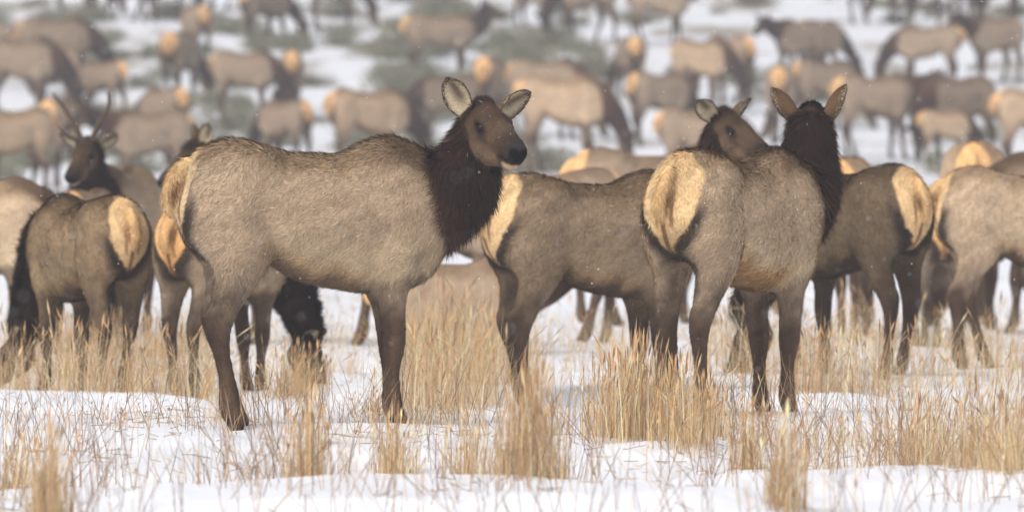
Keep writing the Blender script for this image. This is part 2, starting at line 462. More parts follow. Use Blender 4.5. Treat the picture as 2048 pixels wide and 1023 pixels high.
def make_elk(pose, voxel=0.013, hairs=60000, seed=1, simple=False):
    """returns dict of meshes; canonical frame: x forward, rump at x=0, origin moved to mid trunk on the ground"""
    rng = np.random.default_rng(seed)
    C = dict(C0)
    tone = pose.get('tone', 1.0)
    warm = np.array(pose.get('warm', (1, 1, 1)), float)
    for k in ('body', 'back', 'flank', 'thigh', 'ochre'):
        C[k] = C[k] * tone * warm
    for k in ('leg', 'lower', 'belly', 'dorsal'):
        C[k] = C[k] * (0.5 + 0.5 * tone)
    legs = pose.get('legs', (0, 0, 0, 0))       # hoof shifts: hind left, hind right, fore left, fore right
    P = [torso_prim(pose.get('fat', 1.0))]
    for s in (1, -1):
        P.append(ellip((0.24, 0.115 * s, 1.10), (0.21, 0.115, 0.27), 0.07, 'torso'))
        P.append(ellip((1.13, 0.150 * s, 1.10), (0.13, 0.088, 0.24), 0.05, 'torso'))
        P.append(ellip((1.10, 0.160 * s, 0.88), (0.11, 0.075, 0.13), 0.05, 'torso'))
        P.append(ellip((0.25, 0.195 * s, 1.06), (0.12, 0.05, 0.20), 0.08, 'torso'))
        P.append(ellip((0.37, 0.145 * s, 1.33), (0.08, 0.05, 0.06), 0.12, 'torso'))
    bed = pose.get('bed')
    for i, (base, s) in enumerate(((HIND, 1), (HIND, -1), (FORE, 1), (FORE, -1))):
        L = []
        if bed:
            fold = [(0.27, 0.13, 1.10, 0.19, 0.6), (0.44, 0.23, 0.90, 0.12, 0.7), (0.18, 0.27, 0.82, 0.06, 0.9), (0.42, 0.28, 0.76, 0.04, 1)] if i < 2 else \
                   [(1.15, 0.13, 1.02, 0.16, 0.6), (1.02, 0.16, 0.84, 0.09, 0.8), (1.26, 0.18, 0.77, 0.05, 1), (1.04, 0.19, 0.74, 0.04, 1)]
            P.append(tube([(a, b * s, c, d, e) for a, b, c, d, e in fold], (0, 1, 0), 0.055, 'leg'))
            continue
        lat = pose.get('lat', (0, 0, 0, 0))[i]
        for (x, y, z, r, w) in base:
            u = np.clip(1 - z / 1.0, 0, 1)
            L.append((x + legs[i] * u, (y + lat * u) * s, z, r, w))
        P.append(tube(L, (0, 1, 0), 0.055, 'leg'))
        if base is HIND:
            u = 1 - 0.57
            P.append(ellip((0.140 + legs[i] * u, (0.125 + lat * u) * s, 0.575), (0.036, 0.026, 0.055), 0.03, 'leg'))
    # tail
    P.append(tube([(0.03, 0, 1.35, 0.034, 1), (-0.035, 0, 1.26, 0.040, 1.0), (-0.062, 0, 1.16, 0.034, 1), (-0.055, 0, 1.09, 0.016, 1)], (0, 1, 0), 0.018, 'tail'))
    NP = np.array(pose['neck'], float)
    P.append(tube(NP, (0, 1, 0), 0.10, 'neck', 4))
    hp = np.array(pose.get('head', NP[-1, :3] + np.array([0.0, 0, 0.06])), float)
    H = head_frame(pose['hf'], pose.get('hup', (0, 0, 1)))
    hs_ = pose.get('hs', 1.1)
    W = lambda q: hp + H @ (np.array(q, float) * hs_)
    def hel(c, r, k=0.03): P.append(ellip(W(c), np.array(r) * hs_, k, 'head', H))
    def htube(pts, k=0.03):
        rows = [tuple(W(q[:3])) + (q[3] * hs_, q[4]) for q in pts]
        P.append(tube(rows, H[:, 1], k, 'head'))
    # poll at the origin, nose at about x = 0.42
    hel((0.055, 0, -0.065), (0.115, 0.088, 0.090), 0.05)
    htube([(0.06, 0, -0.06, 0.085, 0.95), (0.16, 0, -0.062, 0.074, 0.92), (0.25, 0, -0.080, 0.060, 0.90), (0.33, 0, -0.096, 0.052, 0.94), (0.382, 0, -0.106, 0.048, 1.02)], 0.03)
    htube([(0.05, 0, -0.145, 0.060, 0.95), (0.14, 0, -0.152, 0.058, 0.82), (0.25, 0, -0.152, 0.036, 0.9), (0.355, 0, -0.154, 0.029, 1.0)], 0.035)
    if not simple:
        for s in (1, -1):
            hel((0.095, 0.050 * s, -0.115), (0.085, 0.036, 0.070), 0.03)
            hel((0.135, 0.062 * s, -0.022), (0.045, 0.020, 0.018), 0.025)     # brow
            hel((0.165, 0.066 * s, -0.082), (0.050, 0.014, 0.012), 0.02)      # cheek bone
            hel((0.400, 0.022 * s, -0.095), (0.026, 0.020, 0.024), 0.015)     # nostril wings
            P.append(ellip(W((0.155, 0.083 * s, -0.050)), np.array((0.024, 0.012, 0.014)) * hs_, 0.012, 'cut', H))
            P.append(ellip(W((0.430, 0.027 * s, -0.094)), (0.020, 0.011, 0.011), 0.008, 'cut', H))
            P.append(ellip(W((0.36, 0.040 * s, -0.136)), (0.060, 0.012, 0.005), 0.010, 'cut', H))
        hel((0.02, 0, 0.01), (0.055, 0.045, 0.04), 0.03)                      # crown tuft
    ear_dirs = pose.get('ears', ((-0.15, 0.80, 0.58), (-0.15, -0.80, 0.58)))
    ear_open = pose.get('eopen', ((0.85, 0.35, -0.2), (0.85, -0.35, -0.2)))
    if simple:
        for s, ed in zip((1, -1), ear_dirs):
            a = np.array((-0.005, 0.07 * s, -0.015)); e = unit(ed) * 0.17
            htube([(*a, 0.022, 1), (*(a + e * 0.55), 0.036, 1), (*(a + e), 0.010, 1)], 0.02)
    V, Q = polygonise(P, voxel)
    T = np.vstack([Q[:, [0, 1, 2]], Q[:, [0, 2, 3]]])
    # body noise
    N = vertex_normals(V, T)
    amp = 0.006 * (vnoise(V[:, 0] * 7 + V[:, 1] * 3 + seed, V[:, 2] * 7 - V[:, 1] * 4, seed) - 0.5)
    V = V + N * amp[:, None]
    # ---- coat
    X, Y, Z = V.T
    regs = {}
    for q in P:
        if q.reg == 'cut': continue
        d = q.fn(X, Y, Z)
        regs[q.reg] = d if q.reg not in regs else np.minimum(regs[q.reg], d)
    def wexp(r, k): return np.exp(-np.clip(regs[r], 0, 0.5) / k)
    wt, wl, wn, wh, wtail = wexp('torso', 0.02), wexp('leg', 0.02), wexp('neck', 0.02), wexp('head', 0.012), wexp('tail', 0.01)
    nz = vnoise(X * 9 + 40, Z * 9 + Y * 6, seed + 5) * 0.6 + vnoise(X * 23, Z * 23 + Y * 14, seed + 6) * 0.4 - 0.5
    mixc = lambda a, b, t: a * (1 - t[:, None]) + b * t[:, None]
    n = len(V)
    full = lambda c: np.repeat(np.asarray(c)[None], n, 0)
    # trunk
    v = (Z - pchip(TX, TB, X)) / (pchip(TX, TT, X) - pchip(TX, TB, X))
    vf = np.maximum(v, 0.5 * smooth(0.52, 0.40, X))
    col = mixc(full(C['flank']), full(C['body']), smooth(0.12, 0.5, vf + nz * 0.25))
    col = mixc(col, full(C['back']), smooth(0.70, 0.95, v + nz * 0.2))
    dors = smooth(0.075, 0.02, np.abs(Y) + nz * 0.05) * smooth(0.85, 0.96, v) * smooth(0.05, 0.12, X)
    col = mixc(col, full(C['dorsal']), np.clip(dors, 0, 1) * 0.9)
    col = mixc(col, full(C['dorsal']), smooth(0.93, 1.12, X + nz * 0.15) * smooth(0.82, 0.98, v) * 0.85)
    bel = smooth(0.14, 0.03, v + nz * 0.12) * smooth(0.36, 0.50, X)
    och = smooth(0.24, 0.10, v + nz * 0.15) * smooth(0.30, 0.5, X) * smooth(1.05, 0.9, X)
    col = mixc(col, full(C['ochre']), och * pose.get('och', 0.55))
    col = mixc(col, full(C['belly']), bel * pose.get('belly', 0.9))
    # legs
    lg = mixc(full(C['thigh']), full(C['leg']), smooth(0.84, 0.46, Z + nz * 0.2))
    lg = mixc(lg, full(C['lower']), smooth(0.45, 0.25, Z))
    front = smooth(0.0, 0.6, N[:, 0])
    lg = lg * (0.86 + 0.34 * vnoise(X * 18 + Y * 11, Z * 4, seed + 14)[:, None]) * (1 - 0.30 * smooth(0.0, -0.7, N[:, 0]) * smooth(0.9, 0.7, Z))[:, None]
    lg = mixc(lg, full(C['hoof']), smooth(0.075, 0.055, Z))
    wleg = np.clip(wl / (wt + wl + 1e-6), 0, 1)
    legmix = np.maximum(smooth(0.35, 0.8, wleg) * smooth(1.0, 0.62, Z), smooth(0.74, 0.66, Z))
    legmix = np.where((X > 0.45) & (X < 1.0) & (Z > 0.66), np.minimum(legmix, wleg), legmix)
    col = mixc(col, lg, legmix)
    # rump patch: arc length from the mid line behind
    xr = np.interp(Z, [0.50, 0.57, 0.70, 0.80, 0.90, 1.00, 1.10, 1.25, 1.40], [0.12, 0.12, 0.15, 0.15, 0.10, 0.04, 0.0, 0.0, 0.04])
    s_arc = np.abs(Y) + np.maximum(X - xr, 0) * 0.95
    Wz = np.interp(Z, [0.88, 0.93, 1.00, 1.06, 1.12, 1.20, 1.30, 1.38, 1.44, 1.48], [0.0, 0.015, 0.05, 0.10, 0.15, 0.195, 0.212, 0.20, 0.16, 0.11]) * pose.get('patch', 1.0)
    rear = smooth(0.36, 0.26, X)
    sa = s_arc + nz * 0.055
    bord = smooth(Wz + 0.17, Wz + 0.05, sa) * smooth(1.26, 1.10, Z) * smooth(0.50, 0.80, Z) * rear
    col = mixc(col, full(C['border']), np.clip(bord, 0, 1) * 0.92)
    patch = smooth(Wz + 0.012, Wz - 0.012, sa) * rear * (Wz > 0.004)
    rc = mixc(full(C['rump'] * np.array(pose.get('rtint', (1, 1, 1)))), full(C['rumpo'] * np.array(pose.get('rtint', (1, 1, 1)))), np.clip(smooth(1.15, 0.85, Z) * 0.5 + smooth(0.05, 0.0, np.abs(Y)) * 0.2 + smooth(1.36, 1.44, Z) * 0.12 + nz * 0.5, 0, 1))
    cleft = smooth(0.022, 0.008, np.abs(Y)) * smooth(1.12, 1.06, Z) * (X < 0.2)
    rc = mixc(rc, full(lin(96, 66, 44)), np.clip(cleft, 0, 1) * 0.8)
    col = mixc(col, rc, np.clip(patch, 0, 1))
    tl = smooth(0.5, 0.75, wtail / (wt * 0.6 + wtail)) * smooth(0.06, 0.02, X)
    col = mixc(col, full(0.55 * C['rumpo'] + 0.45 * C['rump']), tl * 0.75)
    tedge = smooth(0.034, 0.042, np.abs(Y)) * smooth(0.062, 0.050, np.abs(Y)) * smooth(1.03, 1.09, Z) * smooth(1.30, 1.22, Z) * (X < 0.05)
    col = mixc(col, full(lin(128, 84, 48)), np.clip(tedge, 0, 1) * 0.85)
    # neck
    NS = crom(NP, 6)
    dn = ((V[:, None, :] - NS[None, :, :3]) ** 2).sum(-1) if n < 2e6 else None
    ni = np.argmin(dn, 1); na = ni / (len(NS) - 1.0)
    nedge = pose.get('nedge', 0.0)
    nmask = smooth(0.0, 0.22, na + nz * 0.10 + nedge - 0.06 + 0.10 * smooth(1.15, 0.95, Z) * (1 - np.clip(na * 2, 0, 1)))
    nmask = np.where(X < 1.0 if not pose.get('nback') else X < 0.8, 0, nmask) * smooth(0.55, 0.9, wn + 0.3 * smooth(1.25, 1.4, X)) * smooth(0.76, 0.88, Z + 2.0 * (na > 0.3))
    nc = mixc(full(C['neck']), full(C['neckd']), np.clip(smooth(0.2, 0.6, na) + nz, 0, 1))
    col = mixc(col, nc, np.clip(nmask, 0, 1))
    # head
    Lq = (V - hp) @ H / hs_
    hx, hy, hz_ = Lq.T
    hmask = smooth(0.45, 0.62, wh / (wn + wh + 1e-6)) * smooth(-0.05, 0.0, hx)
    hd = (np.abs(hx - 0.2) < 0.32) & (np.abs(hy) < 0.16) & (hz_ > -0.25) & (hz_ < 0.12)
    hmask = hmask * hd
    hc = mixc(full(C['cheek']), full(C['head']), smooth(-0.14, -0.04, hz_ + nz * 0.05))
    hc = mixc(hc, full(C['fore']), smooth(-0.04, 0.0, hz_ + nz * 0.04) * smooth(0.26, 0.12, hx))
    hc = mixc(hc, full(C['neckd']), smooth(0.07, 0.015, hx + nz * 0.08) * smooth(-0.11, -0.05, hz_))
    hc = mixc(hc, full(C['muzzle']), smooth(0.25, 0.37, hx + nz * 0.05) * 0.95)
    eyes = smooth(0.066, 0.026, np.sqrt((hx - 0.160) ** 2 + (hz_ + 0.052 + (hx - 0.16) * 0.3) ** 2 * 2.6)) * smooth(0.03, 0.06, np.abs(hy))
    hc = mixc(hc, full(lin(34, 25, 20)), eyes * 0.95)
    tear = smooth(0.012, 0.004, np.abs(hz_ + 0.052 + (hx - 0.16) * 0.5)) * smooth(0.15, 0.17, hx) * smooth(0.22, 0.19, hx) * smooth(0.03, 0.05, np.abs(hy))
    hc = mixc(hc, full(lin(46, 34, 28)), tear * 0.6)
    chin = smooth(-0.148, -0.160, hz_) * smooth(0.31, 0.35, hx)
    hc = mixc(hc, full(C['chin']), np.clip(chin, 0, 1))
    nose = smooth(0.378, 0.412, hx + (hz_ + 0.10) * 0.25 + nz * 0.02) * smooth(-0.140, -0.130, hz_) * smooth(0.05, 0.042, np.abs(hy))
    hc = mixc(hc, mixc(full(C['nose']), full(lin(50, 45, 45)), smooth(-0.10, -0.07, hz_)), np.clip(nose, 0, 1))
    nos = smooth(0.024, 0.014, np.sqrt((hx - 0.425) ** 2 * 0.6 + (np.abs(hy) - 0.027) ** 2 + (hz_ + 0.095) ** 2))
    hc = mixc(hc, full([0.003, 0.003, 0.003]), np.clip(nos, 0, 1))
    lip = smooth(0.010, 0.004, np.abs(hz_ + 0.137)) * smooth(0.27, 0.31, hx)
    hc = mixc(hc, full(C['nose']), np.clip(lip, 0, 1) * 0.8)
    hc = hc * (1 + 0.5 * nz[:, None] + 0.25 * (vnoise(hx * 60, hz_ * 60 + hy * 40, seed + 11)[:, None] - 0.5))
    col = mixc(col, hc, np.clip(hmask, 0, 1))
    str_ = vnoise(X * 5 + Z * 2, Z * 22 - X * 12 + Y * 9, seed + 12) - 0.5
    col = np.clip(col * (1 + 0.34 * nz[:, None] + 0.22 * str_[:, None]), 0.004, 0.9)
    off = np.array([0.70, 0, 0])
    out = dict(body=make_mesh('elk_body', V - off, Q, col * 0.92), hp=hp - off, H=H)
    if simple:
        return out
    # ---- fur
    is_nose = np.clip(nose, 0, 1) * hmask
    ln = 0.034 + 0.0 * X
    ln = ln * (1 - 0.45 * legmix * smooth(0.9, 0.55, Z))
    ln = np.where(patch > 0.5, 0.024, ln)
    ln = np.where(v > 0.9, 0.044, ln)
    nk = np.clip(nmask, 0, 1) * (1 - np.clip(hmask, 0, 1))
    ln = ln * (1 - nk) + nk * (0.062 + 0.035 * smooth(0.9, 0.5, na))
    hm = np.clip(hmask, 0, 1)
    ln = ln * (1 - hm) + hm * np.where((hx < 0.05) & (hz_ > -0.03), 0.042, 0.014)
    dens = 1.0 + 0.6 * nk + 2.5 * hm + 0.7 * legmix
    dens = np.where((is_nose > 0.4) | (Z < 0.06), 0.0, dens)
    dens = np.where(eyes * hm > 0.7, 0.0, dens)
    g = np.array([0, 0, -1.0])
    flow = np.repeat(np.array([[-0.75, 0, -0.65]]), n, 0)
    flow = mixc(flow, full([-0.25, 0, -1.0]), smooth(0.2, 0.8, legmix))
    flow = mixc(flow, full([0.1, 0, -1.0]), np.clip(patch, 0, 1))
    tang = unit(np.gradient(NS[:, :3], axis=0))[ni]
    flow = mixc(flow, -0.8 * tang + 0.75 * g, nk)
    flow = mixc(flow, full(-H[:, 0] + 0.35 * g), hm)
    wl_ = vnoise(X * 14 + Y * 8, Z * 14, seed + 9) - 0.5
    w2_ = vnoise(X * 4 + Y * 5, Z * 4 + 7, seed + 10) - 0.5
    flow = flow + np.stack([0.8 * wl_ + 0.7 * w2_, 0.4 * wl_, -0.8 * wl_ + 0.4 * w2_], -1)
    fv = fur_arrays(V - off, T, N, col, flow, ln, dens, hairs, rng)
    extra = []
    ears = []
    for s, ed, eo in zip((1, -1), ear_dirs, ear_open):
        ev, ef, ec, ehair = make_ear(hp - off, H, np.array((-0.012, 0.070 * s, -0.018)) * hs_, ed, eo, C, rng, 0.20 * hs_, 0.060 * hs_)
        ears.append(make_mesh('ear', ev, ef, ec)); extra.append(ehair)
    allv = [fv] + extra
    FV = np.concatenate([a[0] for a in allv]); FC = np.concatenate([a[1] for a in allv]); FN = np.concatenate([a[2] for a in allv])
    FT = np.arange(len(FV)).reshape(-1, 3)
    out['fur'] = make_mesh('elk_fur', FV, FT, FC, FN)
    out['ears'] = ears
    out['eyes'] = []
    for s in (1, -1):
        c = hp - off + H @ (np.array((0.155, 0.0675 * s, -0.050)) * hs_)
        out['eyes'].append(ball('eye', c, 0.0205 * hs_))
    return out

def ball(name, c, r, nu=14, nv=9):
    V = [(0, 0, 1)]
    for i in range(1, nv):
        for j in range(nu):
            a = pi * i / nv; b = 2 * pi * j / nu
            V.append((sin(a) * cos(b), sin(a) * sin(b), cos(a)))
    V.append((0, 0, -1)); F = []
    for j in range(nu):
        F.append((0, 1 + j, 1 + (j + 1) % nu)); e = len(V) - 1; k = 1 + (nv - 2) * nu
        F.append((e, k + (j + 1) % nu, k + j))
    for i in range(nv - 2):
        for j in range(nu):
            a = 1 + i * nu + j; b = 1 + i * nu + (j + 1) % nu
            F.append((a, a + nu, b + nu)); F.append((a, b + nu, b))
    return make_mesh(name, np.array(V) * r + np.asarray(c), np.array(F))

def fur_arrays(V, T, N, col, flow, ln, dens, count, rng, width=0.0021):
    a, b, c = V[T[:, 0]], V[T[:, 1]], V[T[:, 2]]
    area = 0.5 * np.linalg.norm(np.cross(b - a, c - a), axis=1) * dens[T].mean(1)
    cdf = np.cumsum(area); cdf /= cdf[-1]
    ti = np.searchsorted(cdf, rng.random(count)).clip(0, len(T) - 1)
    r1 = np.sqrt(rng.random(count)); r2 = rng.random(count)
    w = np.stack([1 - r1, r1 * (1 - r2), r1 * r2], -1)
    tri = T[ti]
    I = lambda A: (A[tri] * w.reshape(w.shape + (1,) * (A.ndim - 1))).sum(1)
    p = I(V); nn = unit(I(N)); cc = I(col); fl = I(flow); L = I(ln)
    fl = fl - (fl * nn).sum(-1, keepdims=True) * nn
    fl = unit(fl)
    side = np.cross(nn, fl)
    ang = rng.normal(0, 0.33, count)[:, None]
    fl = fl * np.cos(ang) + side * np.sin(ang)
    lift = np.clip(rng.normal(0.30, 0.12, count) * (1 + 0.8 * (L > 0.055)), 0.08, 0.9)[:, None]
    d = unit(fl + nn * lift)
    L = L * rng.uniform(0.55, 1.35, count) * np.where(rng.random(count) < 0.06, 1.35, 1.0)
    sd_ = np.cross(d, nn); sd_ = unit(sd_)
    up = np.cross(sd_, d)
    roll = rng.uniform(-0.8, 0.8, count)[:, None]
    sd_ = sd_ * np.cos(roll) + up * np.sin(roll)
    wd = (width * rng.uniform(0.7, 1.4, count) * (0.75 + L / 0.12))[:, None]
    root = p - nn * 0.003
    v0 = root + sd_ * wd; v1 = root - sd_ * wd; v2 = root + d * L[:, None]
    gn = np.cross(v1 - v0, v2 - v0)
    flip = (gn * nn).sum(-1) < 0
    v0[flip], v1[flip] = v1[flip].copy(), v0[flip].copy()
    FV = np.stack([v0, v1, v2], 1).reshape(-1, 3)
    br = rng.lognormal(0, 0.20, count)[:, None]
    c0 = cc * br * 0.80; c2 = cc * br * 1.22
    sn = rng.random(count) < 0.014 * np.clip(nn[:, 2], 0, 1) * (L < 0.05)      # snow caught in the coat
    c2[sn] = 0.8; c0[sn] = 0.45
    FC = np.clip(np.stack([c0, c0, c2], 1).reshape(-1, 3), 0, 0.95)
    nv = unit(nn + 0.35 * d + 0.25 * rng.normal(0, 1, (count, 3)))
    FN = np.repeat(nv, 3, 0)
    return FV, FC, FN

def make_ear(hp, H, base, e, opn, C, rng, L=0.205, Wd=0.062):
    """cupped leaf shaped ear: e = length axis, opn = direction it opens to, in the head frame"""
    e = unit(H @ np.asarray(e, float)); o = H @ np.asarray(opn, float)
    o = unit(o - np.dot(o, e) * e); s = np.cross(e, o)
    nu, nv = 18, 17
    U = np.linspace(0, 1, nu); Vv = np.linspace(-1, 1, nv)
    wprof = pchip([0, 0.12, 0.35, 0.58, 0.80, 0.93, 1.0], [0.46, 0.58, 0.92, 1.0, 0.74, 0.40, 0.03], U) * Wd
    phi = pchip([0, 0.2, 0.5, 1.0], [2.3, 1.7, 1.15, 0.7], U)
    b = hp + H @ base - e * 0.015
    pts = []; cols = []; nrm = []
    for side in (0, 1):
        for i in range(nu):
            rad = wprof[i] / max(np.sin(min(phi[i], pi / 2)), 0.3)
            for j in range(nv):
                a = Vv[j] * phi[i]
                th = 0.006 * (1 - Vv[j] ** 2) * (1 - U[i] ** 3) if side == 0 else 0.0
                rr = rad + th
                wob = 1 + 0.03 * sin(j * 1.7 + i)
                pt = b + e * (L * U[i]) + s * (rr * np.sin(a) * wob) - o * (rr * np.cos(a) - rad * 0.9) - o * 0.012 * np.sin(U[i] * pi) + o * 0.02 * U[i] ** 2
                pts.append(pt)
                rim = max(abs(Vv[j]) ** 4, U[i] ** 7)
                if side == 0:
                    c = C['earo'] * (1 - 0.6 * U[i]) + C['earr'] * 0.6 * U[i]
                else:
                    core = np.exp(-((Vv[j] - 0.1) / 0.40) ** 2) * np.clip(1.4 - abs(U[i] - 0.60) * 2.6, 0, 1)
                    c = C['eari'] * (1 - core * 0.9) + C['eard'] * core * 0.9
                c = c * (1 - rim * 0.9) + C['earr'] * rim * 0.9
                cols.append(c)
    pts = np.array(pts); cols = np.array(cols)
    F = []
    k = nu * nv
    for i in range(nu - 1):
        for j in range(nv - 1):
            q = [i * nv + j, i * nv + j + 1, (i + 1) * nv + j + 1, (i + 1) * nv + j]
            F.append(q); F.append([k + x for x in q[::-1]])
        for j, f in ((0, 1), (nv - 1, 0)):
            q = [i * nv + j, (i + 1) * nv + j, k + (i + 1) * nv + j, k + i * nv + j]
            F.append(q if f else q[::-1])
    F = np.array(F)
    # orientation: outer side has to face away from the opening
    mid = F[(nu // 2) * 2 * (nv - 1) // 1 % len(F)]
    T = np.vstack([F[:, [0, 1, 2]], F[:, [0, 2, 3]]])
    N = vertex_normals(pts, T)
    if np.dot(N[(nu // 2) * nv + nv // 2], o) > 0:
        F = F[:, ::-1]; T = T[:, ::-1]; N = -N
    u_ = np.tile(np.repeat(U, nv), 2); v_ = np.tile(np.tile(Vv, nu), 2); inner = np.repeat([0, 1], k)
    flow = np.repeat(e[None], 2 * k, 0) + np.where(inner[:, None] == 1, -np.sign(v_)[:, None] * 0.6 * s[None], 0)
    ln = np.where(inner == 1, 0.028 * (1 - 0.6 * u_), 0.013)
    dens = np.where(inner == 1, 0.8 * (np.abs(v_) > 0.4), 1.0)
    hair = fur_arrays(pts, T, N, cols, flow, ln, dens, 1800, rng, 0.0018)
    return pts, F, cols, hair

def taper_tube(pts, cols=None, nseg=8, m=5):
    S = crom(np.array(pts, float), m)
    P3 = S[:, :3]; r = np.maximum(S[:, 3], 0.002)
    tg = unit(np.gradient(P3, axis=0))
    ref = np.array([0.3, 0.9, 0.2]); a = unit(np.cross(tg, ref)); b = np.cross(tg, a)
    V = []
    for i in range(len(P3)):
        for j in range(nseg):
            t_ = 2 * pi * j / nseg
            V.append(P3[i] + r[i] * (a[i] * cos(t_) + b[i] * sin(t_)) * (1 + 0.08 * sin(j * 2.3 + i)))
    V = np.array(V); F = []
    for i in range(len(P3) - 1):
        for j in range(nseg):
            F.append((i * nseg + j, i * nseg + (j + 1) % nseg, (i + 1) * nseg + (j + 1) % nseg, (i + 1) * nseg + j))
    return V, np.array(F)

def place_elk(px, d, heading, pose, label, group=None, scale=1.0, sink=0.03, voxel=0.013, hairs=60000, seed=1, name='elk', antlers=False):
    """heading in degrees: 0 faces right (+X), 90 faces away (+Y)"""
    a = R(heading)
    pose = dict(pose)
    if 'hf_world' in pose: pose['hf'] = rotz(pose['hf_world'], -a)
    else: pose.setdefault('hf', (0.6, 0, -0.8))
    x = PX(px, d)
    z = float(ground_z(x, d)) - sink
    root = empty(name, (x, d, z), a, scale)
    tag(root, label, 'elk', group)
    g = make_elk(pose, voxel, hairs, seed)
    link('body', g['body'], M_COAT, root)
    link('fur', g['fur'], M_FUR, root)
    for e in g['ears']: link('ear', e, M_EAR, root)
    for e in g['eyes']: link('eye', e, M_EYE, root)
    if antlers:
        for s in (1, -1):
            W = lambda q: g['hp'] + g['H'] @ np.array((q[0], q[1] * s, q[2]))
            main = [(*W((0.03, 0.04, 0.0)), 0.030), (*W((-0.02, 0.095, 0.13)), 0.023), (*W((-0.08, 0.20, 0.28)), 0.017), (*W((-0.03, 0.25, 0.44)), 0.006)]
            V1, F1 = taper_tube(main)
            tine = [(*W((0.025, 0.05, 0.03)), 0.018), (*W((0.06, 0.14, 0.08)), 0.015), (*W((0.10, 0.20, 0.20)), 0.004)]
            V2, F2 = taper_tube(tine)
            V = np.vstack([V1, V2]); F = np.vstack([F1, F2 + len(V1)])
            tt = np.concatenate([np.linspace(0, 1, len(V1)), np.linspace(0, 1, len(V2))])
            cc = lin(70, 52, 40)[None] * (1 - tt[:, None]) + lin(100, 80, 62)[None] * tt[:, None]
            link('antler', make_mesh('antler', V, F, cc), M_ANTLER, root)
    return root

def npath(base, dy=0.0, turn=None):
    out = []
    for i, q in enumerate(base):
        f = (i / (len(base) - 1.0)) ** 1.5
        out.append((q[0], q[1] + dy * f, q[2], q[3], q[4]))
    return out
#@@ELK
# ------------------------------------------------------------------ the herd in front
A_NECK = [(1.10, 0, 1.22, 0.235, 0.80), (1.31, -0.02, 1.16, 0.220, 0.76), (1.45, -0.05, 1.23, 0.188, 0.78),
          (1.525, -0.08, 1.37, 0.142, 0.86), (1.56, -0.10, 1.51, 0.098, 0.92)]
elk_a = place_elk(626, 28.9, 15, dict(neck=A_NECK, head=(1.585, -0.11, 1.625), hs=1.19, hf_world=(0.40, -0.87, -0.22), legs=(0.06, -0.02, 0.05, 0.0), patch=0.6, tone=1.0, rtint=(1.04, 1.10, 1.22), nedge=0.09, belly=0.7,
          ears=((-0.1, 0.86, 0.50), (-0.1, -0.55, 0.82))),
          'large taupe elk cow standing broadside, dark shaggy neck, face turned half towards viewer', scale=0.975, voxel=0.0095, hairs=190000, seed=1)

elk_a.scale = (0.948, 0.93, 0.975)      # a lean cow

I_NECK = [(1.12, 0, 1.21, 0.235, 0.80), (1.32, 0, 1.20, 0.215, 0.80), (1.44, 0, 1.30, 0.178, 0.82),
          (1.48, 0, 1.46, 0.138, 0.90), (1.49, 0, 1.59, 0.102, 1.0)]
place_elk(1470, 30.2, 56, dict(neck=I_NECK, head=(1.50, 0, 1.68), hs=1.12, hf_world=(0.16, 1.0, -0.15), legs=(0.05, -0.08, 0.04, -0.04),
          ears=((-0.15, 0.62, 0.78), (-0.15, -0.50, 0.86)), eopen=((0.5, 0.85, 0.1), (0.5, -0.85, 0.1)), tone=1.08, patch=1.22, belly=0.25, och=0.95, fat=0.93),
          'elk seen from behind with full tan rump patch, raised dark neck and pricked ears', scale=0.95, voxel=0.010, hairs=150000, seed=2)

H_NECK = [(1.12, 0, 1.22, 0.235, 0.80), (1.36, 0, 1.17, 0.225, 0.74), (1.515, -0.02, 1.28, 0.200, 0.74),
          (1.575, -0.03, 1.50, 0.140, 0.80), (1.585, -0.05, 1.70, 0.090, 0.9)]
place_elk(1180, 33.5, 27, dict(neck=H_NECK, head=(1.61, -0.05, 1.83), hs=1.08, hf_world=(0.66, -0.66, -0.34), legs=(0.04, -0.06, 0.0, 0.05), tone=0.62, warm=(1.0, 0.96, 0.9), patch=1.3,
          ears=((-0.1, 0.75, 0.62), (-0.1, -0.80, 0.55))),
          'brown elk standing broadside between two bigger elk, its head showing above a neighbour\'s back', scale=0.93, voxel=0.012, hairs=100000, seed=3)

B_NECK = [(1.10, 0, 1.20, 0.235, 0.80), (1.32, 0, 1.08, 0.22, 0.74), (1.50, 0, 0.86, 0.18, 0.74),
          (1.62, 0.03, 0.62, 0.14, 0.80), (1.68, 0.06, 0.46, 0.10, 0.9)]
place_elk(176, 35.0, 120, dict(neck=B_NECK, head=(1.70, 0.07, 0.42), hf_world=(-0.75, -0.1, -0.55), legs=(-0.10, 0.16, 0.05, -0.12), lat=(0.05, 0.0, 0.02, 0.0), tone=0.60, warm=(1.0, 0.94, 0.82)),
          'small dark brown elk grazing with cream rump turned out, beside a spike bull', scale=0.83, voxel=0.012, hairs=110000, seed=4)

C_NECK = [(1.10, 0, 1.20, 0.235, 0.80), (1.34, -0.02, 1.08, 0.22, 0.74), (1.54, -0.05, 0.86, 0.18, 0.74),
          (1.66, -0.09, 0.62, 0.14, 0.80), (1.72, -0.12, 0.44, 0.10, 0.9)]
place_elk(444, 34.6, 60, dict(neck=C_NECK, head=(1.73, -0.13, 0.42), hf_world=(0.45, -0.05, -0.9), legs=(0.0, -0.12, 0.10, -0.05), tone=0.8, rtint=(0.88, 0.74, 0.58)),
          'elk grazing behind the big broadside cow, only rump, legs and black neck showing', scale=0.80, voxel=0.013, hairs=70000, seed=5)

place_elk(1697, 35.6, 129, dict(neck=B_NECK, head=(1.70, 0.0, 0.42), hf_world=(-0.5, 0.2, -0.8), legs=(-0.10, 0.06, 0.03, -0.05), lat=(0.03, 0, 0, 0), tone=0.33, warm=(1.0, 0.94, 0.84)),
          'darkest brown elk with bright cream rump turned out, beside pale elk', scale=0.90, voxel=0.013, hairs=90000, seed=6)

